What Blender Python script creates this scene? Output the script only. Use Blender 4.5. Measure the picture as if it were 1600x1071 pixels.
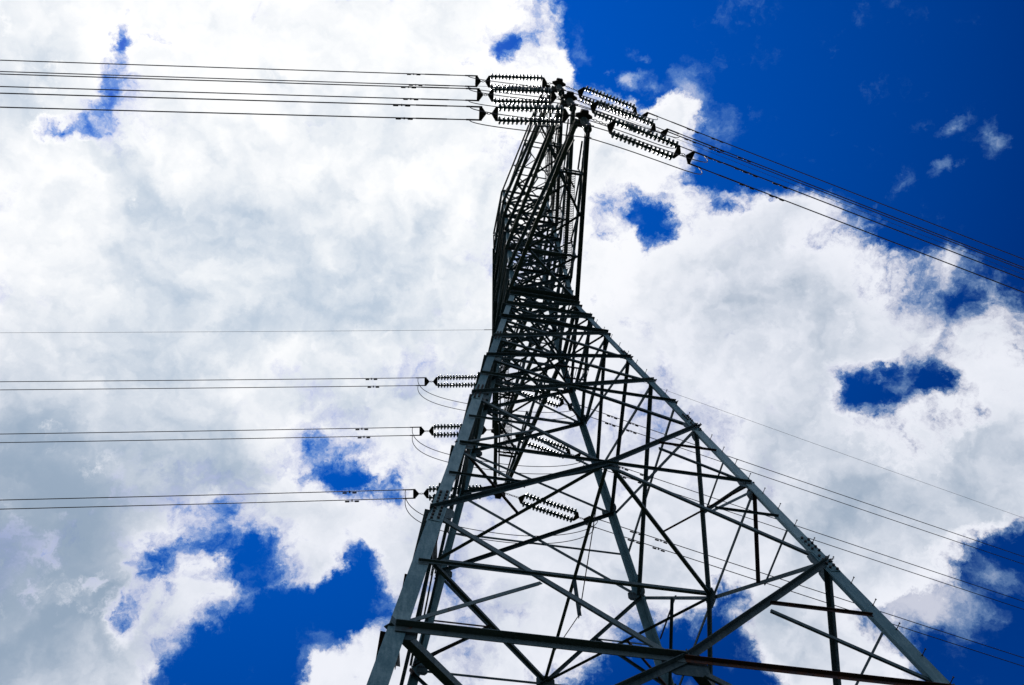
import bpy, bmesh, math, random
from mathutils import Vector, Matrix
random.seed(7)
sc = bpy.context.scene
COL = sc.collection
for o in list(bpy.data.objects):
    bpy.data.objects.remove(o, do_unlink=True)

# ------------------------------------------------------------------ scale
S = 1.25                      # metres per lattice unit (half the waist width)
ZW = 33.11                    # height of the waist above the ground
def U(x, y, z):               # lattice units (origin at waist centre) -> metres
    return Vector((x * S, y * S, z * S + ZW))

# ------------------------------------------------------------------ camera
CAM_R = ((0.98141069, -0.18768098, -0.04011109),     # right
         (-0.14898412, -0.876779, 0.45723332),       # up
         (0.12098256, 0.44275776, 0.88844178))       # forward
F_PX = 1407.124               # focal length in photo pixels (1600 wide)
cam_d = bpy.data.cameras.new('camera')
cam = bpy.data.objects.new('camera', cam_d)
COL.objects.link(cam)
r_, u_, f_ = [Vector(v) for v in CAM_R]
cam.matrix_world = Matrix(((r_.x, u_.x, -f_.x, 0), (r_.y, u_.y, -f_.y, 0), (r_.z, u_.z, -f_.z, 0), (0, 0, 0, 1)))
cam.location = U(-4.08212908, -11.82274825, -25.20887732)
cam_d.sensor_width = 36.0
cam_d.lens = F_PX / 1600 * 36.0
cam_d.clip_start = 0.05
cam_d.clip_end = 20000
sc.camera = cam

# ------------------------------------------------------------------ colour
sc.view_settings.view_transform = 'Standard'
sc.view_settings.look = 'None'
sc.view_settings.gamma = 1
sc.view_settings.use_curve_mapping = False
sc.view_settings.exposure = 0.0

# ------------------------------------------------------------------ sun + sky
SUN_DIR = Vector((-0.150, 0.210, 0.966)).normalized()      # towards the sun
sun_d = bpy.data.lights.new('sun', 'SUN')
sun_d.energy = 2.2
sun_d.angle = math.radians(0.5)
sun_d.color = (1.0, 0.95, 0.88)
sun = bpy.data.objects.new('sun', sun_d)
COL.objects.link(sun)
sun.rotation_euler = (-SUN_DIR).to_track_quat('-Z', 'Y').to_euler()
sun.location = (0, 0, 300)

class N:
    """small helper for building node trees"""
    def __init__(s, tree):
        s.t = tree
    def new(s, typ, **kw):
        n = s.t.nodes.new(typ)
        for k, v in kw.items():
            setattr(n, k, v)
        return n
    def link(s, a, b):
        s.t.links.new(a, b)
    def put(s, sock, v):
        if isinstance(v, bpy.types.NodeSocket):
            s.link(v, sock)
        else:
            sock.default_value = v
    def math(s, op, a, b=0.0, c=0.0, clamp=False):
        n = s.new('ShaderNodeMath', operation=op, use_clamp=clamp)
        s.put(n.inputs[0], a); s.put(n.inputs[1], b); s.put(n.inputs[2], c)
        return n.outputs[0]
    def ramp(s, v, a, b, lo=0.0, hi=1.0, smooth=True):
        n = s.new('ShaderNodeMapRange', interpolation_type='SMOOTHSTEP' if smooth else 'LINEAR')
        s.put(n.inputs[0], v); s.put(n.inputs[1], a); s.put(n.inputs[2], b); s.put(n.inputs[3], lo); s.put(n.inputs[4], hi)
        return n.outputs[0]
    def noise(s, vec, scale, detail=8, rough=0.55, lac=2.0, dist=0.0):
        n = s.new('ShaderNodeTexNoise', noise_dimensions='3D')
        if vec is not None: s.link(vec, n.inputs['Vector'])
        n.inputs['Scale'].default_value = scale; n.inputs['Detail'].default_value = detail
        n.inputs['Roughness'].default_value = rough; n.inputs['Lacunarity'].default_value = lac
        n.inputs['Distortion'].default_value = dist
        return n
    def mix(s, f, a, b, blend='MIX'):
        n = s.new('ShaderNodeMix', data_type='RGBA', blend_type=blend)
        s.put(n.inputs[0], f)
        for i, v in ((6, a), (7, b)):
            s.put(n.inputs[i], v if isinstance(v, bpy.types.NodeSocket) else (*v, 1.0))
        return n.outputs[2]

world = bpy.data.worlds.new('World')
sc.world = world
world.use_nodes = True
W = N(world.node_tree)
world.node_tree.nodes.clear()
SKY_STRENGTH = 0.1
tc = W.new('ShaderNodeTexCoord')
gen = tc.outputs['Generated']

sky = W.new('ShaderNodeTexSky', sky_type='NISHITA')
sky.sun_disc = False
sky.sun_elevation = math.asin(SUN_DIR.z)
sky.sun_rotation = math.atan2(SUN_DIR.x, SUN_DIR.y)
sky.altitude = 300; sky.air_density = 1.0; sky.dust_density = 0.15; sky.ozone_density = 3.0
# deep polarised blue of the clear sky
hsv = W.new('ShaderNodeHueSaturation')
W.link(sky.outputs[0], hsv.inputs['Color'])
hsv.inputs['Hue'].default_value = 0.518
hsv.inputs['Saturation'].default_value = 1.6
hsv.inputs['Value'].default_value = 1.0

# sky directions in a frame turned to the middle of the photographed sky
dirs = []
for v in (r_, u_, f_):
    d = W.new('ShaderNodeVectorMath', operation='DOT_PRODUCT')
    W.link(gen, d.inputs[0]); d.inputs[1].default_value = v
    dirs.append(d.outputs['Value'])
cmb = W.new('ShaderNodeCombineXYZ')
for i in range(3):
    W.link(dirs[i], cmb.inputs[i])
D = cmb.outputs[0]
warpn = W.noise(D, 8.0, 9, 0.66)
wv = W.new('ShaderNodeVectorMath', operation='SUBTRACT')
W.link(warpn.outputs['Color'], wv.inputs[0]); wv.inputs[1].default_value = (0.5, 0.5, 0.5)
ws = W.new('ShaderNodeVectorMath', operation='SCALE')
W.link(wv.outputs[0], ws.inputs[0]); ws.inputs['Scale'].default_value = 0.105
wa = W.new('ShaderNodeVectorMath', operation='ADD')
W.link(D, wa.inputs[0]); W.link(ws.outputs[0], wa.inputs[1])
DW = wa.outputs[0]

def skydir(px, py):
    v = Vector(((px - 800) / F_PX, -(py - 535.5) / F_PX, 1.0))
    return v.normalized(), v.length
def blob(px, py, rx, ry, rot=0.0, vec=None):
    """soft patch of sky round one direction"""
    c, l = skydir(px, py)
    m = W.new('ShaderNodeMapping', vector_type='TEXTURE')
    W.link(vec or DW, m.inputs['Vector'])
    m.inputs['Location'].default_value = c
    m.inputs['Rotation'].default_value = (0, 0, math.radians(-rot))
    m.inputs['Scale'].default_value = (rx / F_PX / l, ry / F_PX / l, 0.6)
    g = W.new('ShaderNodeTexGradient', gradient_type='SPHERICAL')
    W.link(m.outputs[0], g.inputs[0])
    return g.outputs['Fac']
def total(items, vec=None):
    acc = 0.0
    for (px, py, rx, ry, rot, w) in items:
        acc = W.math('MULTIPLY_ADD', blob(px, py, rx, ry, rot, vec), w, acc)
    return acc

# clear gaps (positive) and cloud banks (negative); angle is clockwise in the picture
GAPS = [
    (1290, -60, 620, 330, 20, 1.7), (1560, 130, 420, 380, 20, 1.7), (1190, 110, 260, 210, 25, 1.0),
    (965, 20, 165, 170, 0, 0.8), (1640, 330, 330, 130, 25, 1.05), (1130, 275, 130, 70, 40, 0.5),
    (1012, 330, 75, 34, -50, 0.44), (1022, 375, 34, 55, 0, 0.36), (1130, 330, 60, 30, 10, 0.35), (1425, 375, 70, 32, 15, 0.45),
    (1350, 628, 66, 46, 20, 0.62), (1430, 604, 78, 46, -14, 0.60), (1395, 575, 60, 22, -10, 0.30), (1470, 590, 40, 40, 0, 0.3), (1330, 585, 26, 40, 0, 0.3), (1505, 480, 40, 90, 20, 0.36),
    (1640, 985, 260, 170, -35, 1.4), (1600, 870, 110, 70, -20, 0.6), (1420, 960, 90, 60, 10, 0.42), (1540, 1085, 130, 80, 0, 0.8),
    (1075, 1050, 180, 95, 5, 1.05), (1150, 1000, 120, 80, 40, 0.5), (940, 1080, 150, 60, 0, 0.5),
    (410, 1005, 165, 95, -25, 1.0), (345, 1070, 150, 80, 0, 0.8), (545, 960, 95, 80, 0, 0.9), (470, 1030, 110, 70, -30, 0.4),
    (570, 880, 45, 60, 0, 0.55), (385, 890, 50, 50, 0, 0.5), (325, 850, 70, 24, 20, 0.34), (350, 800, 24, 40, 0, 0.2), (255, 870, 45, 55, 0, 0.33),
    (535, 750, 60, 34, 25, 0.66), (600, 758, 50, 24, 20, 0.28), (485, 690, 22, 34, 0, 0.40), (480, 745, 24, 36, 20, 0.3),
    # torn zones round the gaps, where cloud and sky are mixed
    (320, 855, 170, 90, 0, 0.20), (185, 120, 70, 150, 5, 0.26), (1015, 345, 120, 90, 0, 0.26), (1450, 965, 150, 90, 0, 0.22), (1000, 140, 130, 80, 0, 0.25),
    (1400, 610, 210, 115, 0, 0.26), (555, 715, 150, 90, 0, 0.24), (500, 900, 120, 70, 0, 0.28), (1180, 960, 130, 70, 10, 0.22), (1460, 400, 180, 60, 20, 0.08), (780, 60, 110, 80, 0, 0.22),
    (200, 1000, 100, 70, 0, 0.26), (940, 990, 140, 60, 0, 0.22),
    (192, 50, 22, 66, 8, 0.50), (168, 165, 24, 88, 6, 0.48), (108, 206, 62, 18, 0, 0.62), (772, 74, 34, 40, 20, 0.46), (800, 60, 26, 22, 0, 0.3), (245, 62, 66, 20, 0, 0.3),
    (715, 95, 40, 26, 0, 0.25), (205, 970, 40, 40, 0, 0.35), (320, 485, 50, 26, 0, 0.2),
]
BANKS = [
    (1055, 175, 74, 84, -30, 0.86), (1000, 215, 90, 60, 0, 0.36), (850, 40, 60, 110, 0, 0.4), (1230, 330, 120, 50, 12, 0.40),
     (1380, 290, 40, 60, 30, 0.42), (985, 110, 60, 45, 0, 0.46),
    (1240, 990, 130, 80, 0, 0.75), (1360, 870, 150, 110, 20, 0.5), (1590, 740, 120, 90, 0, 0.45),
    (490, 1045, 45, 40, 0, 0.6), (570, 1010, 80, 50, 0, 0.5), (130, 1030, 160, 100, 0, 0.5), (495, 905, 60, 45, 0, 0.55),
    (1500, 400, 110, 50, 25, 0.5), (1590, 1065, 70, 30, 0, 0.4), (1440, 1000, 60, 40, 0, 0.3), (1450, 950, 90, 50, 20, 0.45),
    (400, 200, 420, 260, 0, 0.25), (560, 420, 300, 260, 0, 0.22), (150, 560, 260, 200, 0, 0.30), (80, 330, 160, 150, 0, 0.3), (320, 720, 130, 70, 0, 0.35), (600, 640, 120, 80, 0, 0.25), (420, 800, 90, 50, 0, 0.2), (1180, 520, 240, 200, 0, 0.25),
]
n1 = W.noise(DW, 7.0, 3, 0.5)
n2 = W.noise(DW, 17.0, 12, 0.62, 2.1)
fb = W.math('ADD', W.math('MULTIPLY', W.math('SUBTRACT', n1.outputs['Fac'], 0.5), 0.55), W.math('MULTIPLY', W.math('SUBTRACT', n2.outputs['Fac'], 0.5), 1.15))
# the overcast bank thins out to broken cloud away from here
bank = W.ramp(dirs[2], 0.50, 0.78, 0.04, 0.33)
field = W.math('ADD', fb, bank)
lay = W.math('SUBTRACT', total(BANKS), total(GAPS))
field = W.math('ADD', field, lay)
broad = W.math('ADD', W.math('ADD', W.math('MULTIPLY', W.math('SUBTRACT', n1.outputs['Fac'], 0.5), 0.35), bank), lay)
n3 = W.noise(DW, 52.0, 6, 0.65)
field = W.math('MULTIPLY_ADD', W.math('SUBTRACT', n3.outputs['Fac'], 0.5), 0.60, field)
# edges are torn and misty in places, crisp in others
soft = W.ramp(W.noise(D, 6.0, 3).outputs['Fac'], 0.38, 0.66, 0.18, 0.50)
alpha = W.math('POWER', W.ramp(field, -0.24, soft), 1.15)
WISPS = [(1568, 232, 40, 52, -30, 0.40), (1492, 204, 40, 18, -35, 0.36), (1385, 285, 34, 60, 30, 0.36), (1000, 88, 36, 12, 10, 0.34),
         (975, 130, 24, 30, 0, 0.46), (1015, 135, 60, 34, 0, 0.5), (1075, 150, 40, 60, 0, 0.5), (1465, 262, 40, 20, 0, 0.36), (1120, 190, 50, 60, 20, 0.3),
         (1470, 965, 100, 60, 10, 0.55), (1400, 940, 80, 50, 20, 0.50), (1130, 960, 60, 30, 20, 0.35), (500, 1035, 50, 50, 0, 0.5), (1010, 345, 70, 60, 0, 0.25),
         (1410, 605, 50, 30, 0, 0.28), (905, 45, 40, 60, 0, 0.3), (1550, 900, 70, 40, 0, 0.3), (420, 900, 80, 40, 0, 0.3)]
wf = W.math('ADD', W.math('MULTIPLY', n2.outputs['Fac'], 1.1), W.math('MULTIPLY', n3.outputs['Fac'], 0.35))
wf = W.math('ADD', wf, total(WISPS))
alpha = W.math('MAXIMUM', alpha, W.ramp(wf, 0.82, 1.45, 0.0, 0.68))
thick = W.math('MULTIPLY', W.ramp(broad, 0.02, 0.50), W.ramp(field, 0.0, 0.35))

# brightness of the cloud: brighter towards the sun behind it, greyer where it is thick
sdot = W.new('ShaderNodeVectorMath', operation='DOT_PRODUCT')
W.link(gen, sdot.inputs[0]); sdot.inputs[1].default_value = SUN_DIR
near_sun = W.ramp(sdot.outputs['Value'], 0.86, 0.985)
# the clear sky too is paler towards the sun and deepens away from it
blue = W.mix(1.0, hsv.outputs[0], W.mix(W.ramp(sdot.outputs['Value'], 0.72, 0.99, smooth=False), (0.50, 0.47, 0.62), (1.45, 1.40, 1.48)), 'MULTIPLY')
GREY = [(20, 150, 150, 120, 0, 0.45), (390, 340, 300, 190, 20, 0.36), (40, 740, 360, 250, 0, 0.55), (-30, 950, 280, 240, 0, 0.95), (150, 500, 260, 90, 0, 0.2),
        (1300, 520, 330, 170, 25, 0.22), (1420, 760, 330, 170, 15, 0.45), (900, 830, 500, 220, 0, 0.20), (620, 520, 240, 230, 0, 0.30), (1260, 990, 150, 70, 0, 0.2)]
s1 = W.noise(D, 4.2, 4, 0.5)
# self-shading: is there more cloud between this spot and the sun than in front of it?
sun_c = Vector((SUN_DIR.dot(r_), SUN_DIR.dot(u_), SUN_DIR.dot(f_)))
tv = W.new('ShaderNodeVectorMath', operation='SUBTRACT'); tv.inputs[0].default_value = sun_c; W.link(DW, tv.inputs[1])
tn = W.new('ShaderNodeVectorMath', operation='NORMALIZE'); W.link(tv.outputs[0], tn.inputs[0])
def relief(scale, step, detail):
    sh = W.new('ShaderNodeVectorMath', operation='MULTIPLY_ADD')
    W.link(tn.outputs[0], sh.inputs[0]); sh.inputs[1].default_value = (step, step, step); W.link(DW, sh.inputs[2])
    return W.math('SUBTRACT', W.noise(sh.outputs[0], scale, detail, 0.55).outputs['Fac'], W.noise(DW, scale, detail, 0.55).outputs['Fac'])
emb = W.math('ADD', W.math('MULTIPLY', relief(7.0, 0.034, 4), 1.3), W.math('MULTIPLY', relief(19.0, 0.012, 4), 0.55))
s2 = W.noise(DW, 13.0, 8, 0.6)
shade = W.math('ADD', W.math('MULTIPLY', W.math('SUBTRACT', s1.outputs['Fac'], 0.5), 0.7), W.math('MULTIPLY', W.math('SUBTRACT', s2.outputs['Fac'], 0.5), 0.2))
shade = W.math('ADD', W.math('ADD', shade, emb), total(GREY, D))
shade = W.math('MULTIPLY', W.math('ADD', shade, 0.21), thick)
shade = W.ramp(shade, -0.05, 0.85)
cl_far = W.mix(shade, (8.7, 8.9, 9.6), (3.0, 3.9, 5.1))
cl_near = W.mix(shade, (10.6, 10.6, 10.6), (4.3, 5.4, 6.8))
cloud = W.mix(near_sun, cl_far, cl_near)
# thin torn edges scatter bluer than the thick cloud
cloud = W.mix(W.ramp(alpha, 0.0, 0.7), W.mix(1.0, cloud, (0.35, 0.72, 1.0), 'MULTIPLY'), cloud)
skycol = W.mix(alpha, blue, cloud)
bg = W.new('ShaderNodeBackground')
W.link(skycol, bg.inputs['Color'])
bg.inputs['Strength'].default_value = SKY_STRENGTH
out = W.new('ShaderNodeOutputWorld')
W.link(bg.outputs[0], out.inputs['Surface'])
world.cycles.sampling_method = 'MANUAL'
world.cycles.sample_map_resolution = 512

# ------------------------------------------------------------------ materials
def mat(name):
    m = bpy.data.materials.new(name)
    m.use_nodes = True
    n = N(m.node_tree)
    b = m.node_tree.nodes['Principled BSDF']
    return m, n, b

def galvanised(name, c0, c1, rust_amt, rough=0.6):
    m, n, b = mat(name)
    geo = n.new('ShaderNodeNewGeometry')
    oi = n.new('ShaderNodeObjectInfo')
    pos = geo.outputs['Position']
    a = n.noise(pos, 2.2, 6, 0.62).outputs['Fac']
    sp = n.noise(pos, 26.0, 4, 0.65).outputs['Fac']
    mp = n.new('ShaderNodeMapping'); n.link(pos, mp.inputs['Vector']); mp.inputs['Scale'].default_value = (16, 16, 1.1)
    stre = n.noise(mp.outputs[0], 1.0, 5, 0.6).outputs['Fac']
    mixv = n.math('ADD', n.math('MULTIPLY', a, 0.55), n.math('MULTIPLY', sp, 0.40))
    mixv = n.math('ADD', mixv, n.math('MULTIPLY', n.math('SUBTRACT', stre, 0.5), 0.7))
    mixv = n.math('ADD', mixv, 0.08)
    mixv = n.math('ADD', mixv, n.math('MULTIPLY', n.math('SUBTRACT', oi.outputs['Random'], 0.5), 0.35))
    col = n.mix(n.ramp(mixv, 0.30, 0.85), c0, c1)
    # rust blooms with a shape of their own, more on some members than on others
    rn = n.noise(pos, 5.5, 7, 0.68, dist=0.4).outputs['Fac']
    lim = n.math('MULTIPLY_ADD', oi.outputs['Random'], -0.10, 0.74 - rust_amt)
    rmask = n.ramp(rn, lim, n.math('ADD', lim, 0.12))
    rcol = n.mix(sp, (0.045, 0.019, 0.012), (0.16, 0.080, 0.055))
    col = n.mix(rmask, col, rcol)
    n.link(col, b.inputs['Base Color'])
    b.inputs['Metallic'].default_value = 0.0
    n.link(n.math('MULTIPLY_ADD', rmask, 0.25, rough), b.inputs['Roughness'])
    b.inputs['Specular IOR Level'].default_value = 0.12
    bump = n.new('ShaderNodeBump')
    bump.inputs['Strength'].default_value = 0.18
    bump.inputs['Distance'].default_value = 0.004
    n.link(sp, bump.inputs['Height'])
    n.link(bump.outputs[0], b.inputs['Normal'])
    return m

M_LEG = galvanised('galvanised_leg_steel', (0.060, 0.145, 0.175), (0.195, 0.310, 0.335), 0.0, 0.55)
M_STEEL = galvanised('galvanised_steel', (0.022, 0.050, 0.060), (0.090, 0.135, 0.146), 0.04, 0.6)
M_RUST = galvanised('rusted_steel', (0.020, 0.017, 0.020), (0.070, 0.056, 0.060), 0.19, 0.75)
M_DARK, n_, b_ = mat('dark_fitting_steel')
c_ = n_.mix(n_.noise(n_.new('ShaderNodeNewGeometry').outputs['Position'], 14, 4).outputs['Fac'], (0.018, 0.020, 0.022), (0.055, 0.056, 0.058))
n_.link(c_, b_.inputs['Base Color']); b_.inputs['Roughness'].default_value = 0.6; b_.inputs['Specular IOR Level'].default_value = 0.2
M_DISC, n_, b_ = mat('glazed_insulator')
c_ = n_.mix(n_.noise(n_.new('ShaderNodeNewGeometry').outputs['Position'], 9, 3).outputs['Fac'], (0.018, 0.055, 0.058), (0.042, 0.105, 0.110))
n_.link(c_, b_.inputs['Base Color']); b_.inputs['Roughness'].default_value = 0.22; b_.inputs['Specular IOR Level'].default_value = 0.5
M_WIRE, n_, b_ = mat('aged_conductor')
c_ = n_.mix(n_.noise(n_.new('ShaderNodeNewGeometry').outputs['Position'], 3, 3).outputs['Fac'], (0.012, 0.012, 0.017), (0.034, 0.034, 0.042))
n_.link(c_, b_.inputs['Base Color']); b_.inputs['Roughness'].default_value = 0.55; b_.inputs['Specular IOR Level'].default_value = 0.25
M_GROUND, n_, b_ = mat('dry_grass_ground')
p_ = n_.new('ShaderNodeNewGeometry').outputs['Position']
g1 = n_.noise(p_, 0.05, 6).outputs['Fac']; g2 = n_.noise(p_, 6.0, 6, 0.7).outputs['Fac']
c_ = n_.mix(n_.ramp(g1, 0.35, 0.65), (0.012, 0.019, 0.006), (0.028, 0.026, 0.013))
c_ = n_.mix(n_.math('MULTIPLY', g2, 0.7), c_, (0.012, 0.016, 0.006))
n_.link(c_, b_.inputs['Base Color']); b_.inputs['Roughness'].default_value = 0.95; b_.inputs['Specular IOR Level'].default_value = 0.1
bp = n_.new('ShaderNodeBump'); bp.inputs['Distance'].default_value = 0.1; bp.inputs['Strength'].default_value = 0.6
n_.link(g2, bp.inputs['Height']); n_.link(bp.outputs[0], b_.inputs['Normal'])

# ------------------------------------------------------------------ object helpers
def tag(o, label=None, cat=None, group=None, kind=None):
    for k, v in (('label', label), ('category', cat), ('group', group), ('kind', kind)):
        if v: o[k] = v
    return o
def link(name, data, parent=None, mw=None):
    o = bpy.data.objects.new(name, data)
    COL.objects.link(o)
    if parent is not None:
        o.parent = parent
        o.matrix_parent_inverse = WORLD[parent.name].inverted()
    if mw is not None:
        o.matrix_basis = mw
    WORLD[o.name] = mw.copy() if mw is not None else Matrix.Identity(4)
    return o
WORLD = {}
def empty(name, loc, parent=None):
    o = link(name, None, parent, Matrix.Translation(loc))
    o.empty_display_size = 0.3
    return o
def mesh(name, verts, faces, m, smooth=False):
    me = bpy.data.meshes.new(name)
    me.from_pydata([tuple(v) for v in verts], [], faces)
    me.materials.append(m)
    bm = bmesh.new(); bm.from_mesh(me)
    bmesh.ops.recalc_face_normals(bm, faces=bm.faces)
    bm.to_mesh(me); bm.free()
    if smooth:
        for p in me.polygons: p.use_smooth = True
    return me
def prism(poly, z0, z1):
    n = len(poly)
    v = [(x, y, z0) for x, y in poly] + [(x, y, z1) for x, y in poly]
    f = [tuple(range(n))[::-1], tuple(range(n, 2 * n))] + [(i, (i + 1) % n, n + (i + 1) % n, n + i) for i in range(n)]
    return v, f
def merge(parts):
    V, Fc = [], []
    for v, f in parts:
        k = len(V); V += list(v); Fc += [tuple(i + k for i in q) for q in f]
    return V, Fc
def xf(part, M):
    return [M @ Vector(v) for v in part[0]], part[1]
def boxp(cx, cy, cz, sx, sy, sz):
    v = [(cx + a * sx / 2, cy + b * sy / 2, cz + c * sz / 2) for a in (-1, 1) for b in (-1, 1) for c in (-1, 1)]
    f = [(0, 1, 3, 2), (4, 6, 7, 5), (0, 4, 5, 1), (2, 3, 7, 6), (0, 2, 6, 4), (1, 5, 7, 3)]
    return v, f
def lathe(prof, n=12):
    """prof: (radius, z) pairs, closed at both ends"""
    V, Fc = [], []
    for r, z in prof:
        for i in range(n):
            a = 2 * math.pi * i / n
            V.append((r * math.cos(a), r * math.sin(a), z))
    for k in range(len(prof) - 1):
        for i in range(n):
            j = (i + 1) % n
            Fc.append((k * n + i, k * n + j, (k + 1) * n + j, (k + 1) * n + i))
    Fc.append(tuple(range(n))[::-1]); Fc.append(tuple((len(prof) - 1) * n + i for i in range(n)))
    return V, Fc
def tube(pts, r, n=6, closed=False):
    V, Fc = [], []
    m = len(pts)
    up = Vector((0.013, 0.021, 1))
    for k, p in enumerate(pts):
        a = pts[(k - 1) % m] if (k or closed) else p
        b = pts[(k + 1) % m] if (k < m - 1 or closed) else p
        d = (b - a).normalized()
        s = d.cross(up)
        if s.length < 0.05: s = d.cross(Vector((1, 0, 0)))
        s.normalize(); t = s.cross(d)
        for i in range(n):
            an = 2 * math.pi * i / n
            V.append(p + s * (r * math.cos(an)) + t * (r * math.sin(an)))
    for k in range(m if closed else m - 1):
        q = (k + 1) % m
        for i in range(n):
            j = (i + 1) % n
            Fc.append((k * n + i, k * n + j, q * n + j, q * n + i))
    if not closed:
        Fc.append(tuple(range(n))[::-1]); Fc.append(tuple((m - 1) * n + i for i in range(n)))
    return V, Fc

_ang = {}
def angle_mesh(w, t, sgn, m):
    """unit-length steel angle: flat flange in local xz, outstanding flange at +x edge towards sgn*y"""
    k = (round(w, 4), round(t, 4), sgn, m.name)
    if k not in _ang:
        h = w / 2
        poly = [(-h, 0), (h, 0), (h, w * sgn), (h - t, w * sgn), (h - t, t * sgn), (-h, t * sgn)]
        v, f = prism(poly, 0, 1)
        f = f[2:]                                   # split the L ends into quads
        f += [(0, 1, 4, 5), (1, 2, 3, 4), (6, 7, 10, 11), (7, 8, 9, 10)]
        _ang[k] = mesh('steel_angle', v, f, m)
    return _ang[k]
_jit = [0]
def member(name, p0, p1, n, w, parent, inner=False, m=None, off=0.0, low=False, t=None):
    """one angle-section member between two points, lying against the plane with outward normal n"""
    n = Vector(n).normalized(); d = p1 - p0
    if n.cross(d).z < 0 or (abs(n.z) > 0.9 and d.y < 0):
        p0, p1 = p1, p0; d = -d
    if low: p0, p1 = p1, p0; d = -d
    L = d.length; d.normalize()
    n = (n - d * n.dot(d)).normalized()
    x = n.cross(d)
    _jit[0] += 1
    j = off + 0.0011 + 0.0007 * (_jit[0] % 7)
    o = p0 + n * (-j - 0.021 if inner else j)
    M = Matrix(((x.x * 1, n.x, d.x * L, o.x), (x.y, n.y, d.y * L, o.y), (x.z, n.z, d.z * L, o.z), (0, 0, 0, 1)))
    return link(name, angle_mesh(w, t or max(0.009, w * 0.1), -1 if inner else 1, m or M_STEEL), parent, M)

# ------------------------------------------------------------------ ground
gs = 4000
gv = [(-gs, -gs, 0), (gs, -gs, 0), (gs, gs, 0), (-gs, gs, 0)]
ground = link('ground', mesh('ground', gv, [(0, 1, 2, 3)], M_GROUND), None, Matrix.Identity(4))
tag(ground, 'dark grassy ground under the tower', 'ground', kind='structure')

# ------------------------------------------------------------------ tower
APEX = 6.257
ZG = -ZW / S                                    # ground level in units
def hw(z):                                      # half width of the body
    return 1 - z / APEX if z <= 0 else 1 - 0.0068 * z
tower = empty('transmission_tower', (0, 0, 0))
tag(tower, 'tall grey galvanised steel lattice transmission tower seen from beneath, arms overhead', 'pylon')

def C(z, sx, sy):
    return U(sx * hw(z), sy * hw(z), z)

# --- legs: bolted angle segments
SEGS = [(ZG - 0.1, -20.0, .300), (-20.0, -13.92, .290), (-13.92, -8.86, .250), (-8.86, -4.75, .215), (-4.75, 0.0, .19),
        (0.0, 3.7, .17), (3.7, 7.1, .15), (7.1, 10.15, .13)]
for sx in (-1, 1):
    for sy in (-1, 1):
        for (za, zb, w) in SEGS:
            t = w * 0.11
            poly = [(0, 0), (-sx * w, 0), (-sx * w, -sy * t), (-sx * t, -sy * t), (-sx * t, -sy * w), (0, -sy * w)]
            pa, pb = C(za, sx, sy), C(zb, sx, sy)
            v = [Vector((x, y, 0)) for x, y in poly] + [Vector((x, y, 0)) + (pb - pa) for x, y in poly]
            f = [(i, (i + 1) % 6, 6 + (i + 1) % 6, 6 + i) for i in range(6)] + [(0, 1, 2, 3), (0, 3, 4, 5), (6, 7, 8, 9), (6, 9, 10, 11)]
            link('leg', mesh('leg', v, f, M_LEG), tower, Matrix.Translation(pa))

def darken_bolts(me, first):
    me.materials.append(M_DARK)
    for p in me.polygons:
        if p.index >= first: p.material_index = 1
    return me
def hexbolt(p, ax, r, h):
    q = Vector(ax).to_track_quat('Z', 'Y').to_matrix().to_4x4()
    return xf(lathe([(r, 0), (r, h)], 6), Matrix.Translation(p) @ q)

# --- splice plates with bolt heads at the leg joints
for zs, w, ln in ((-20.0, .27, 1.1), (-13.92, .235, 1.25), (-8.86, .2, 1.0), (-4.75, .17, .8), (0.0, .15, .7), (3.7, .13, .6)):
    for sx in (-1, 1):
        for sy in (-1, 1):
            for face in (0, 1):
                p0 = C(zs - ln / 2 / S, sx, sy); p1 = C(zs + ln / 2 / S, sx, sy)
                d = (p1 - p0).normalized()
                nn = Vector((0, sy, 0)) if face == 0 else Vector((sx, 0, 0))
                inw = Vector((-sx, 0, 0)) if face == 0 else Vector((0, -sy, 0))
                nn = (nn - d * nn.dot(d)).normalized()
                wd = (inw - d * inw.dot(d)); wd = (wd - nn * wd.dot(nn)).normalized()
                c = (p0 + p1) / 2 + wd * (w * 0.55) + nn * 0.0035
                M = Matrix(((wd.x, nn.x, d.x, c.x), (wd.y, nn.y, d.y, c.y), (wd.z, nn.z, d.z, c.z), (0, 0, 0, 1)))
                parts = [boxp(0, 0.008, 0, w * 0.94, 0.016, ln)]
                k = 4 if ln > .9 else 3
                for i in range(-k, k + 1):
                    if i == 0: continue
                    for xo in (-w * .26, w * .26):
                        parts.append(hexbolt(Vector((xo, 0.016, i * ln / (2 * k + 1.2) + (0.03 if xo > 0 else -0.03))), (0, 1, 0), 0.029, 0.04))
                v, f = merge(parts)
                link('splice_plate', darken_bolts(mesh('splice_plate', v, f, M_LEG), 6), tower, M)

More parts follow.
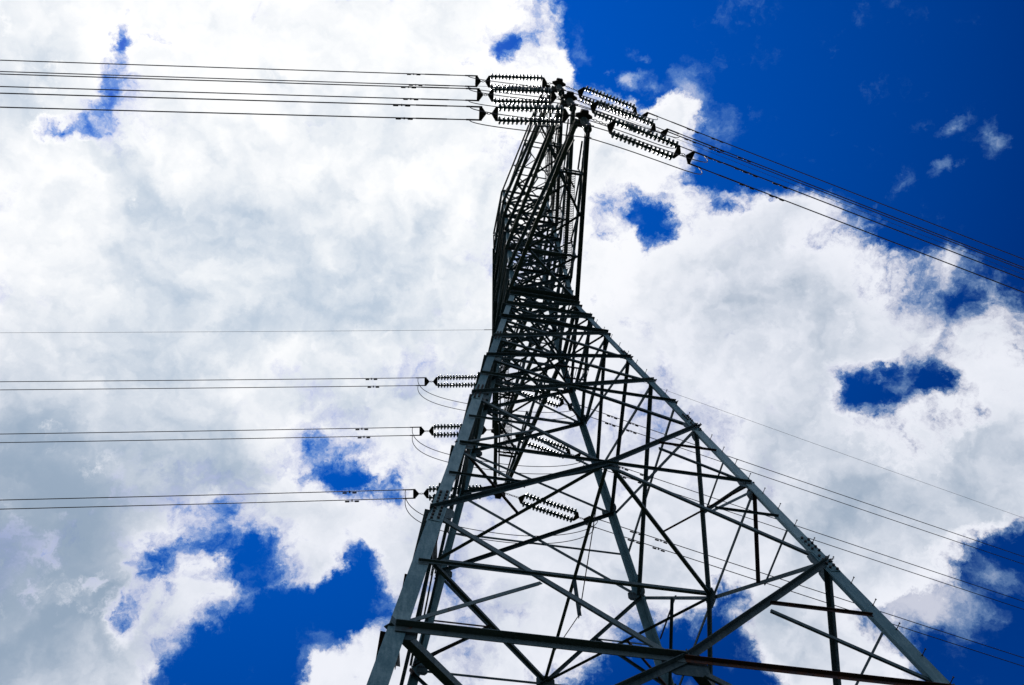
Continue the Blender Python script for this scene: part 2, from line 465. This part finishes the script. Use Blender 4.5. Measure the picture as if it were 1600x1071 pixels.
# --- face bracing
FACES = [((0, -1), (-1, 0)), ((1, 0), (0, -1)), ((0, 1), (1, 0)), ((-1, 0), (0, 1))]   # outward normal, direction towards the 'first' leg
def fpt(face, s, z):
    """point on a tower face; s=-1..1 across the face"""
    (nx, ny), (ax, ay) = FACES[face]
    w = hw(z)
    return U(nx * w - ax * s * w, ny * w - ay * s * w, z)
def fnorm(face, z):
    (nx, ny), _ = FACES[face]
    k = 1 / APEX if z < 0 else 0.0068
    return Vector((nx, ny, k)).normalized()
def gusset(face, s, z, w, h, inner, thick=0.012):
    p = fpt(face, s, z); n = fnorm(face, z)
    (nx, ny), (ax, ay) = FACES[face]
    x = Vector((-ax, -ay, 0)); zz = x.cross(n); zz = zz if zz.z > 0 else -zz
    o = p + n * (-0.0345 if inner else 0.0005) 
    M = Matrix(((x.x, n.x, zz.x, o.x), (x.y, n.y, zz.y, o.y), (x.z, n.z, zz.z, o.z), (0, 0, 0, 1)))
    k = 0.28
    poly = [(-w / 2, -h * k), (-w * k, -h / 2), (w * k, -h / 2), (w / 2, -h * k), (w / 2, h * k), (w * k, h / 2), (-w * k, h / 2), (-w / 2, h * k)]
    v = [(a, 0, b) for a, b in poly] + [(a, thick, b) for a, b in poly]
    f = [tuple(range(8)), tuple(range(15, 7, -1))] + [(i, (i + 1) % 8, 8 + (i + 1) % 8, 8 + i) for i in range(8)]
    parts = [(v, f)]
    for a in (-.3, -.1, .1, .3):
        for b in (-.28, .28):
            parts.append(hexbolt(Vector((a * w, 0.0, b * h)), (0, -1, 0), 0.017, 0.016))
    v, f = merge(parts)
    link('gusset_plate', darken_bolts(mesh('gusset_plate', v, f, M_STEEL), 10), tower, M)

def seg(name, face, a, b, w, **kw):
    zc = (a[1] + b[1]) / 2
    return member(name, fpt(face, *a), fpt(face, *b), fnorm(face, zc), w, tower, **kw)

# hub panels: (top, hub, bottom, main width, redundant width)
HUBS = [(-9.04, -11.57, -14.1, .092, .062), (-14.1, -17.1, -20.1, .112, .07), (-20.1, -23.2, ZG, .12, .08)]
for face in range(4):
    for (zt, zh, zb, w, wr) in HUBS:
        big = zh < -15
        for s in (-1, 1):
            inn_top = (s == -1)             # one diagonal runs behind the legs, the other in front
            seg('diagonal_brace', face, (s, zt), (0.0, zh), w, inner=inn_top, off=0.003)
            seg('diagonal_brace', face, (s, zb), (0.0, zh), w, inner=not inn_top, off=0.003)
            # level strut from leg to hub
            seg('horizontal_brace', face, (s * .975, zh), (0.0, zh), w * ((1.15 if s < 0 else .75) if big else .72), off=0.012,
                m=M_RUST if big and s > 0 else M_STEEL)
            # redundants
            zq = (zt + zh) / 2
            kf = 1.03 if face == 0 else .95
            sq = s * 0.5 * kf * hw(zt) / hw(zq)
            seg('redundant_brace', face, (s * (.975 if s < 0 else .93), zq), (sq, zq), wr * .8, off=0.024, m=M_RUST if s > 0 else M_STEEL)
            seg('redundant_brace', face, (s * 0.99, zh + 0.12), (sq, zq - 0.05), wr * 1.15, inner=True, off=0.03, m=M_STEEL)
            zq2 = (zb + zh) / 2
            sq2 = s * 0.5 * kf * hw(zb) / hw(zq2)
            seg('redundant_brace', face, (s * (.975 if s < 0 else .93), zq2), (sq2, zq2), wr * .8, off=0.024, m=M_STEEL)
            if not big: seg('redundant_brace', face, (s * 0.99, zh - 0.12), (sq2, zq2 + 0.05), wr * 1.15, inner=True, off=0.03, m=M_RUST if face % 2 else M_STEEL)
        gusset(face, 0.0, zh, .75 if big else .5, .62 if big else .42, inner=True)
    # simple cross panels above
    LV = [-9.04, -6.47, -4.9, -3.08, -1.65, -0.45]
    WD = [.10, .095, .095, .095, .09]
    for i in range(5):
        zb, zt = LV[i], LV[i + 1]
        seg('diagonal_brace', face, (-1, zt), (1, zb), WD[i], inner=True, off=0.003)
        seg('diagonal_brace', face, (-1.01, zb), (1.01, zt), WD[i], off=0.003)
        if i == 0:
            zx = zt + (zb - zt) * hw(zt) / (hw(zt) + hw(zb)) - 0.12
            for s in (-1, 1):
                seg('redundant_brace', face, (s * 1.01, zx), (0, zx), .075, off=0.016)
    for z in (-3.08, -1.65, -0.45, 0.02):
        seg('horizontal_brace', face, (-1.01, z), (1.01, z), .17 if z > 0 else .13, off=0.013)

# small joint plates where braces meet the legs
for face in range(4):
    for zj, wj in ((-17.1, .34), (-14.1, .36), (-11.57, .28), (-9.04, .28), (-6.47, .24), (-4.9, .22), (-3.08, .2), (-1.65, .18)):
        for s in (-1, 1):
            gusset(face, s * (1 - .22 / hw(zj)), zj, wj, wj * 1.1, inner=True, thick=.010)

# plan bracing at the hub levels
def plan(z, w, strut=True, cw=.6):
    H = [fpt(f, 0, z) for f in range(4)]
    nd = Vector((0, 0, -1))
    for i in range(4):
        a, b = H[i], H[(i + 1) % 4]
        member('plan_brace', a, b, nd, w, tower, off=0.02 + .004 * i, inner=True, m=M_STEEL)
        mid = (a + b) / 2
        cor = C(z, (1, 1, -1, -1)[i], (-1, 1, 1, -1)[i])
        member('plan_brace', cor, mid, nd, w * cw, tower, off=0.045 + .003 * i, inner=True, m=M_RUST if cw < .8 else M_STEEL)
    if strut:
        member('plan_brace', H[0], H[2], nd, w * .95, tower, off=0.07, inner=True)
        member('plan_brace', H[3], H[1], nd, w * .95, tower, off=0.09, inner=True)
plan(-11.57, .09)
plan(-17.1, .17, strut=False, cw=.85)
# hanging post with two tie rods under the middle of the plan bracing
pc = U(0, 0, -11.57)
v, f = merge([boxp(0, 0, -.42, .10, .012, 1.28), boxp(0, .05, -.42, .012, .10, 1.28)])
link('hanger_post', mesh('hanger_post', v, f, M_STEEL), tower, Matrix.Translation(pc + Vector((0, 0, -.1))))
pe = pc + Vector((0, 0, -1.12))
for q in (U(0, -1.9, -11.57), U(0, 1.9, -11.57)):
    v, f = tube([pe - pe, q - pe], .013, 6)
    link('tie_rod', mesh('tie_rod', v, f, M_DARK), tower, Matrix.Translation(pe))

# small barred rest platform inside the body
parts = [boxp(x, 0, 0, .016, .46, .03) for x in [-.36 + .09 * k for k in range(9)]]
parts += [boxp(-.02, y, -.001, .80, .05, .05) for y in (-.23, .23)] + [boxp(-.62, -.23, .02, .45, .06, .07), boxp(-.45, .05, .03, .05, .6, .05)]
v, f = merge(parts)
link('rest_platform', mesh('rest_platform', v, f, M_DARK), tower, Matrix.Translation(U(1.28, .62, -1.65)))

# --- upper body
UL = [0.0, 1.75, 3.55, 5.3, 6.92, 8.5, 10.1]
for face in range(4):
    for i in range(6):
        zb, zt = UL[i], UL[i + 1]
        wu = .115 if i < 4 else .085
        seg('diagonal_brace', face, (-1, zt), (1, zb), wu, inner=True, off=0.003)
        seg('diagonal_brace', face, (-1, zb), (1, zt), wu, off=0.003)
        seg('horizontal_brace', face, (-1.01, zt), (1.01, zt), wu, off=0.013)
        zm = (zb + zt) / 2
        if i < 4: seg('redundant_brace', face, (-.98, zm), (.98, zm), .06, off=0.02)
for z in (-3.08, -1.65, -0.45, 0.02, 1.75, 3.55, 5.3, 6.92, 8.5, 10.1):
    nd = Vector((0, 0, -1))
    member('plan_brace', C(z, -1, -1), C(z, 1, 1), nd, .075, tower, off=.02, inner=True)
    member('plan_brace', C(z, 1, -1), C(z, -1, 1), nd, .075, tower, off=.05, inner=True)

# --- step bolts on one leg
sbm = mesh('step_bolt', *merge([lathe([(.0085, -.02), (.0085, .13)], 6), lathe([(.017, .13), (.017, .145)], 6), lathe([(.016, 0), (.016, .012)], 6)]), M_DARK)
z = -22.0
while z < -1.0:
    p = C(z, 1, -1) + Vector((-.035, 0, 0))
    M = Matrix.Translation(p) @ Vector((0.12, -1, .18)).to_track_quat('Z', 'Y').to_matrix().to_4x4()
    link('step_bolt', sbm, tower, M)
    z += .64 if z > -9 else .56

# ------------------------------------------------------------------ arms
ARM_L = [6.55, 6.31, 6.07]
ARM_Z = [0.04, 3.59, 6.92]
ARM_H = [1.71, 1.71, 1.58]
E_Z, E_L = 10.11, 5.28

def grating(p0, p1, width):
    """expanded metal strip between two points in a level plane"""
    d = (p1 - p0); L = d.length; d.normalize(); s = Vector((-d.y, d.x, 0))
    parts = []
    rail = .016
    M0 = Matrix(((s.x, d.x, 0, p0.x), (s.y, d.y, 0, p0.y), (0, 0, 1, p0.z), (0, 0, 0, 1)))
    for sd in (-1, 1):
        parts.append(boxp(sd * width / 2, L / 2, 0, rail, L, .03))
    n = int(L / .066)
    k = 4
    for i in range(n):
        y = (i + .5) * L / n
        for j in range(k):                      # zig-zag strands
            x0 = -width / 2 + width * j / k; x1 = x0 + width / k
            y0, y1 = (y - .013, y + .013) if j % 2 == 0 else (y + .013, y - .013)
            q = .0135
            v = [(x0, y0 - q, .004), (x1, y1 - q, .004), (x1, y1 + q, .004), (x0, y0 + q, .004), (x0, y0 - q, -.008), (x1, y1 - q, -.008), (x1, y1 + q, -.008), (x0, y0 + q, -.008)]
            parts.append((v, [(0, 1, 2, 3), (7, 6, 5, 4), (0, 4, 5, 1), (1, 5, 6, 2), (2, 6, 7, 3), (3, 7, 4, 0)]))
    return M0, merge(parts)

def crossarm(name, z, Lt, h, sgn, body_low, body_high, tip_z, earth=False):
    """sgn -1: towards the viewer, +1: far side (turned half round)"""
    R = lambda x, y, zz: U(x * -sgn, y * -sgn, zz)      # written for the near side
    wb, wt_ = hw(body_low), hw(body_high)
    arm = empty(name, R(0, -wb, body_low), tower)
    tw = .10
    Lc = Lt - .12
    def bot(s, t): return R(s * (wb + (tw - wb) * t), -(wb + (Lc - wb) * t), body_low + (tip_z - body_low) * t)
    def top(s, t): return R(s * (wt_ + (tw - wt_) * t), -(wt_ + (Lc - wt_) * t), body_high + (tip_z + .10 - body_high) * t)
    cw = .135 if not earth else .08
    nd = Vector((0, 0, -1))
    for s in (-1, 1):
        side = Vector((s * -sgn, 0, 0))
        member('bottom_chord', bot(s, 0), bot(s, 1), side, cw * 1.15, arm, low=True, m=M_STEEL, t=.014)
        member('top_chord', top(s, 0), top(s, 1), side, cw * .9, arm, off=.012)
    if earth:
        for i, t in enumerate((0, .27, .52, .76, .93)):
            t2 = (.27, .52, .76, .93, 1)[i]
            if i:
                member('lattice_brace', bot(-1, t), bot(1, t), nd, .05, arm, inner=True, off=.012)
                member('lattice_brace', top(-1, t), top(1, t), nd, .05, arm, inner=True, off=.012)
                for s in (-1, 1):
                    member('lattice_brace', bot(s, t), top(s, t), Vector((s * -sgn, 0, 0)), .045, arm, inner=True, off=.02)
            if i < 3:
                member('lattice_brace', bot(-1, t), bot(1, t2), nd, .045, arm, inner=True, off=.03)
                member('lattice_brace', bot(1, t), bot(-1, t2), nd, .045, arm, inner=True, off=.055)
            for s in (-1, 1):
                member('lattice_brace', top(s, t), bot(s, t2), Vector((s * -sgn, 0, 0)), .045, arm, inner=True, off=.04)
    else:
        for i, t in enumerate((0, .26, .50, .72)):
            t2 = (.26, .50, .72, .90)[i]
            a = -1 if i % 2 else 1
            if i in (1, 3):
                member('lattice_brace', bot(-1, t), bot(1, t), nd, .075, arm, inner=True, off=.012)
            if i < 3:
                member('lattice_brace', bot(a, t), bot(-a, t2), nd, .09, arm, inner=True, off=.03)
            if i == 0:
                member('lattice_brace', bot(-a, t), bot(a, t2), nd, .09, arm, inner=True, off=.055)
                member('lattice_brace', top(-a, t), top(a, t2), nd, .06, arm, inner=True, off=.03)
            for s in (-1, 1):
                sd = Vector((s * -sgn, 0, 0))
                if i: member('lattice_brace', bot(s, t), top(s, t), sd, .06, arm, inner=True, off=.02)
                member('lattice_brace', top(s, t), bot(s, t2), sd, .06, arm, inner=True, off=.04)
    # tip: paired level plates with a lug on each side and a web between them
    tip = R(0, -Lt, tip_z)
    if not earth:
        poly = [(-.17, .34), (.17, .34), (.16, .06), (.30, -.02), (.30, -.09), (.15, -.15), (.13, -.26), (-.13, -.26), (-.15, -.15), (-.30, -.09), (-.30, -.02), (-.16, .06)]
        a, b = prism([(x, y) for x, y in poly], -.075, -.055), prism([(x, y) for x, y in poly], .055, .075)
        web = boxp(0, .04, 0, .03, .56, .105)
        web2 = boxp(0, .10, 0, .28, .03, .104)
        cap = boxp(0, -.2655, 0, .235, .012, .19)
        sidep = [boxp(sd * .145, .26, .06, .014, .30, .26) for sd in (-1, 1)]
        v, f = merge([a, b, web, web2, cap] + sidep)
    else:
        poly = [(-.09, .2), (.09, .2), (.09, -.06), (.16, -.1), (.1, -.18), (-.1, -.18), (-.16, -.1), (-.09, -.06)]
        v, f = merge([prism(poly, -.045, -.03), prism(poly, .03, .045), boxp(0, 0, 0, .02, .3, .058)])
    rot = Matrix.Rotation(0 if sgn < 0 else math.pi, 4, 'Z')
    link('tip_plate', mesh('tip_plate', v, f, M_DARK), arm, Matrix.Translation(tip) @ rot)
    if not earth:
        k = Lt / 6.55
        M0, (v, f) = grating(R(.52, -1.95 * k, body_low + .03), R(.0, -4.95 * k, body_low + .03), .33)
        link('walkway', mesh('walkway', v, f, M_DARK), arm, M0)
        e0, e1 = R(-.26, -5.0 * k, body_low + .03), R(.26, -5.0 * k, body_low + .03)
        member('lattice_brace', e0, e1, nd, .07, arm, off=.02)
        member('lattice_brace', R(-.22, -5.05 * k, body_low + .06), R(.2, -4.5 * k, body_low + .06), nd, .06, arm, off=.03)
    return arm

for sgn in (-1, 1):
    for i in range(3):
        crossarm('crossarm', ARM_Z[i], ARM_L[i], ARM_H[i], sgn, ARM_Z[i], ARM_Z[i] + ARM_H[i], ARM_Z[i])
    crossarm('earth_wire_arm', E_Z, E_L, 0, sgn, 8.5, 10.05, E_Z, earth=True)

# ------------------------------------------------------------------ wires and insulators
DL, AL, DR, AR = [math.radians(a) for a in (7.73, 4.62, 9.55, 4.70)]
def line_frame(side):
    d, a = (DL, AL) if side < 0 else (DR, AR)
    return Vector((side * math.cos(d), math.sin(d), 0)), math.tan(a)
def on_line(p0, side, t, k=1.0):
    """point t units along the sagging line that leaves p0 (metres)"""
    h, ta = line_frame(side)
    ta *= k
    return p0 + (h * t + Vector((0, 0, -ta * t + .5 * t * t * ta / 140))) * S

def disc_mesh():
    r = .142
    prof = [(.030, -.085), (.050, -.08), (.056, -.03), (.068, -.040), (.118, -.024), (r, .000), (r * .985, .034), (r * .80, .026), (r * .76, .046), (r * .58, .024), (r * .52, .044), (.045, .03), (.034, .05), (.030, .08)]
    return mesh('disc', *lathe(prof, 14), M_DISC, smooth=True)
DISC = disc_mesh()

def chain_parts(a, b, n, r=.011, wd=.03):
    d = (b - a); L = d.length / n; d.normalize()
    s = d.cross(Vector((0, 0, 1))).normalized(); t = s.cross(d)
    parts = []
    for i in range(n):
        c = a + d * (L * (i + .5)); q = s if i % 2 else t
        ring = []
        for k in range(10):
            an = 2 * math.pi * k / 10
            ring.append(c + d * (math.cos(an) * L * .62) + q * (math.sin(an) * wd))
        parts.append(tube(ring, r, 5, closed=True))
    return parts

SP = .225           # half spacing of the paired strings and conductors (m)
def plate_tri(c_apex, c_base, s, hwid, th=.018):
    """triangular yoke plate: apex at c_apex, base of half width hwid at c_base, lying flat"""
    d = (c_base - c_apex); L = d.length; d.normalize()
    n = s.cross(d).normalized()
    pts = [(-.025, -.03), (.025, -.03), (hwid + .03, L - .05), (hwid + .03, L + .03), (-hwid - .03, L + .03), (-hwid - .03, L - .05)]
    v = [c_apex + s * x + d * y + n * (th / 2 * k) for k in (-1, 1) for x, y in pts]
    f = [tuple(range(6))[::-1], tuple(range(6, 12))] + [(i, (i + 1) % 6, 6 + (i + 1) % 6, 6 + i) for i in range(6)]
    return v, f

WORDS_H = ['lowest', 'middle', 'highest']
def local(parts, org):
    v, f = merge(parts)
    return [Vector(p) - org for p in v], f

def damper_mesh():
    parts = [tube([Vector((0, 0, -.09)), Vector((0, 0, -.105))], .02, 6),
             tube([Vector((-.26, 0, -.11)), Vector((.26, 0, -.11))], .008, 5), boxp(0, 0, -.045, .05, .05, .12)]
    for sd in (-1, 1):
        q = Matrix.Translation((sd * .22, 0, -.11)) @ Vector((sd, 0, 0)).to_track_quat('Z', 'Y').to_matrix().to_4x4()
        parts.append(xf(lathe([(.02, -.11), (.036, -.09), (.036, .05), (.022, .075)], 8), q))
    return mesh('vibration_damper', *merge(parts), M_DARK)
DAMP = damper_mesh()

clamps = {}
for sgn in (-1, 1):
    where = 'overhead' if sgn < 0 else 'far-side'
    for i in range(3):
        for side in (-1, 1):
            lr = 'left' if side < 0 else 'right'
            tipc = U(0.0, sgn * ARM_L[i], ARM_Z[i])
            lug = U(side * .25 - side * .02, sgn * ARM_L[i], ARM_Z[i])
            h, ta = line_frame(side)
            P = lambda t: on_line(lug, side, t)
            s = Vector((0, 0, 1)).cross(h).normalized()
            # distances along the line, from the lug
            y1a, y1b, y2a, y2b, y3a, y3b = (.20, .34, 2.20, 2.33, 2.53, 2.68) if side < 0 else (.50, .66, 2.58, 2.71, 2.92, 3.08)
            ins = empty('tension_insulator', lug)
            tag(ins, f'twin strings of dark discs pulling {lr} from the {WORDS_H[i]} {where} crossarm', 'insulator',
                'tension insulators on the crossarms')
            ch = chain_parts(P(-.02), P(y1a + .01), 3 if side < 0 else 6, wd=.034)
            v, f = local(ch, lug); link('chain', mesh('chain', v, f, M_DARK), ins, Matrix.Translation(lug))
            for (a, b) in ((y1a, y1b), (y2b, y2a)):
                v, f = local([plate_tri(P(a), P(b), s, SP)], lug)
                link('yoke_plate', mesh('yoke_plate', v, f, M_DARK), ins, Matrix.Translation(lug))
            ch = chain_parts(P(y2b), P(y3a), 3, wd=.034)
            v, f = local(ch, lug); link('chain', mesh('chain', v, f, M_DARK), ins, Matrix.Translation(lug))
            v, f = local([plate_tri(P(y3a), P(y3b), s, SP)], lug)
            link('yoke_plate', mesh('yoke_plate', v, f, M_DARK), ins, Matrix.Translation(lug))
            for q in (-1, 1):
                a, b = P(y1b) + s * (q * SP), P(y2a) + s * (q * SP)
                v, f = local([tube([a, b], .02, 6)], a)
                st = link('insulator_string', mesh('insulator_string', v, f, M_DARK), ins, Matrix.Translation(a))
                d = (b - a); n = 15
                qm = (d if side > 0 else d).to_track_quat('Z', 'Y').to_matrix().to_4x4()
                for k in range(n):
                    link('disc', DISC, st, Matrix.Translation(a + d * ((k + .6) / (n + .2))) @ qm)
            # conductors
            for q in (-1, 1):
                org = P(y3b) + s * (q * SP)
                pts = [org]
                t = 0.0; step = .5
                while t < 281 - y3b:
                    t += step; step = min(step * 1.12, 9)
                    pts.append(on_line(lug, side, y3b + t) + s * (q * SP))
                hi = 'upper' if (pts[3] - pts[3] + s * q).y < 0 else 'lower'
                parts = [tube(pts, .0205, 6), tube([pts[0] - (pts[1] - pts[0]) * .12, pts[0] + (pts[1] - pts[0]) * .75], .03, 6)]
                if sgn < 0:
                    parts.append(tube([on_line(lug, side, y3b + a) + s * (q * SP) for a in (.9, 1.3, 1.75)], .026, 6))
                v, f = local(parts, org)
                cd = link('conductor', mesh('conductor', v, f, M_WIRE), None, Matrix.Translation(org))
                tag(cd, f'{hi} wire of the pair running {lr} from the {WORDS_H[i]} {where} crossarm', 'wire',
                    'paired conductors strung from the crossarms')
                for tt in ((4.75,) if side < 0 else (4.8, 5.75)):
                    if q > 0: tt += .07
                    p = on_line(lug, side, tt) + s * (q * SP)
                    dd = (on_line(lug, side, tt + .1) - on_line(lug, side, tt)).normalized()
                    up = Vector((0, 0, 1)); yy = up.cross(dd).normalized(); zz = dd.cross(yy)
                    M = Matrix(((dd.x, yy.x, zz.x, p.x), (dd.y, yy.y, zz.y, p.y), (dd.z, yy.z, zz.z, p.z), (0, 0, 0, 1)))
                    link('vibration_damper', DAMP, cd, M)
                clamps[(sgn, i, side, hi)] = on_line(lug, side, y3b + .28) + s * (q * SP)
                clamps[(sgn, i, side, hi, 'dir')] = (pts[2] - pts[0]).normalized()
        # hanging insulator that carries the jumper under the tip
        tipb = U(0, sgn * (ARM_L[i] - .05), ARM_Z[i]) + Vector((0, 0, -.08))
        if sgn < 0:
            ji = empty('jumper_insulator', tipb)
            tag(ji, f'short hanging disc string holding the jumper wires below the {WORDS_H[i]} {where} crossarm', 'insulator', 'jumper insulators under the arm tips')
            v, f = lathe([(.018, 0), (.018, -1.62)], 6)
            st = link('insulator_string', mesh('insulator_string', v, f, M_DARK), ji, Matrix.Translation(tipb))
            flip = Matrix.Rotation(math.pi, 4, 'X')
            for k in range(9):
                link('disc', DISC, st, Matrix.Translation(tipb + Vector((0, 0, -.16 - k * .15))) @ flip)
            v, f = merge([boxp(0, 0, -1.64, .05, .5, .05), boxp(0, -.2, -1.68, .26, .045, .07), boxp(0, .2, -1.68, .26, .045, .07)])
            link('clamp', mesh('clamp', v, f, M_DARK), ji, Matrix.Translation(tipb))
        # jumper wires
        for hi in ('upper', 'lower'):
            q = -1 if hi == 'upper' else 1
            a, b = clamps[(sgn, i, -1, hi)], clamps[(sgn, i, 1, hi)]
            m = tipb + Vector((0, q * .2, -1.70 if sgn < 0 else -3.0))
            pts = []
            def bez(p0, p1, p2, p3, n):
                for k in range(n + 1):
                    t = k / n
                    yield p0 * (1 - t) ** 3 + p1 * (3 * t * (1 - t) ** 2) + p2 * (3 * t * t * (1 - t)) + p3 * t ** 3
            dl, dr = clamps[(sgn, i, -1, hi, 'dir')], clamps[(sgn, i, 1, hi, 'dir')]
            dip = -.35 if sgn < 0 else 0.0; dz = -.9 if sgn < 0 else -1.7; bx = 1.5 if sgn < 0 else 2.3; dzr = -2.4 if sgn < 0 else -.75
            pts += list(bez(a, a + Vector((-.1, 0, dz)), m + Vector((-bx, 0, dip)), m, 22))
            pts += list(bez(m, m + Vector((bx * (1.6 if sgn < 0 else 1), 0, dip - (.7 if sgn < 0 else 0))), b + Vector((.15 if sgn < 0 else 0, 0, dzr)), b, 22))[1:]
            v, f = local([tube(pts, .0165, 6)], m)
            jw = link('jumper_wire', mesh('jumper_wire', v, f, M_WIRE), None, Matrix.Translation(m))
            tag(jw, f'{hi} slack jumper wire looping beneath the {WORDS_H[i]} {where} crossarm', 'wire', 'jumper wires under the arm tips')

# earth wires
for sgn in (-1, 1):
    where = 'overhead' if sgn < 0 else 'far-side'
    for side in (-1, 1):
        lr = 'left' if side < 0 else 'right'
        org = U(side * .1, sgn * E_L, E_Z)
        pts = [org]; t = 0.0; step = .5
        kk = 5.09 / 4.62 if side < 0 else 6.02 / 4.70
        while t < 281:
            t += step; step = min(step * 1.12, 9)
            pts.append(on_line(org, side, t, kk))
        v, f = local([tube(pts, .0085, 6), tube(pts[:2], .02, 6)], org)
        ew = link('earth_wire', mesh('earth_wire', v, f, M_WIRE), None, Matrix.Translation(org))
        tag(ew, f'thin single earth wire running {lr} from the {where} peak arm', 'wire', 'earth wires from the peak arms')
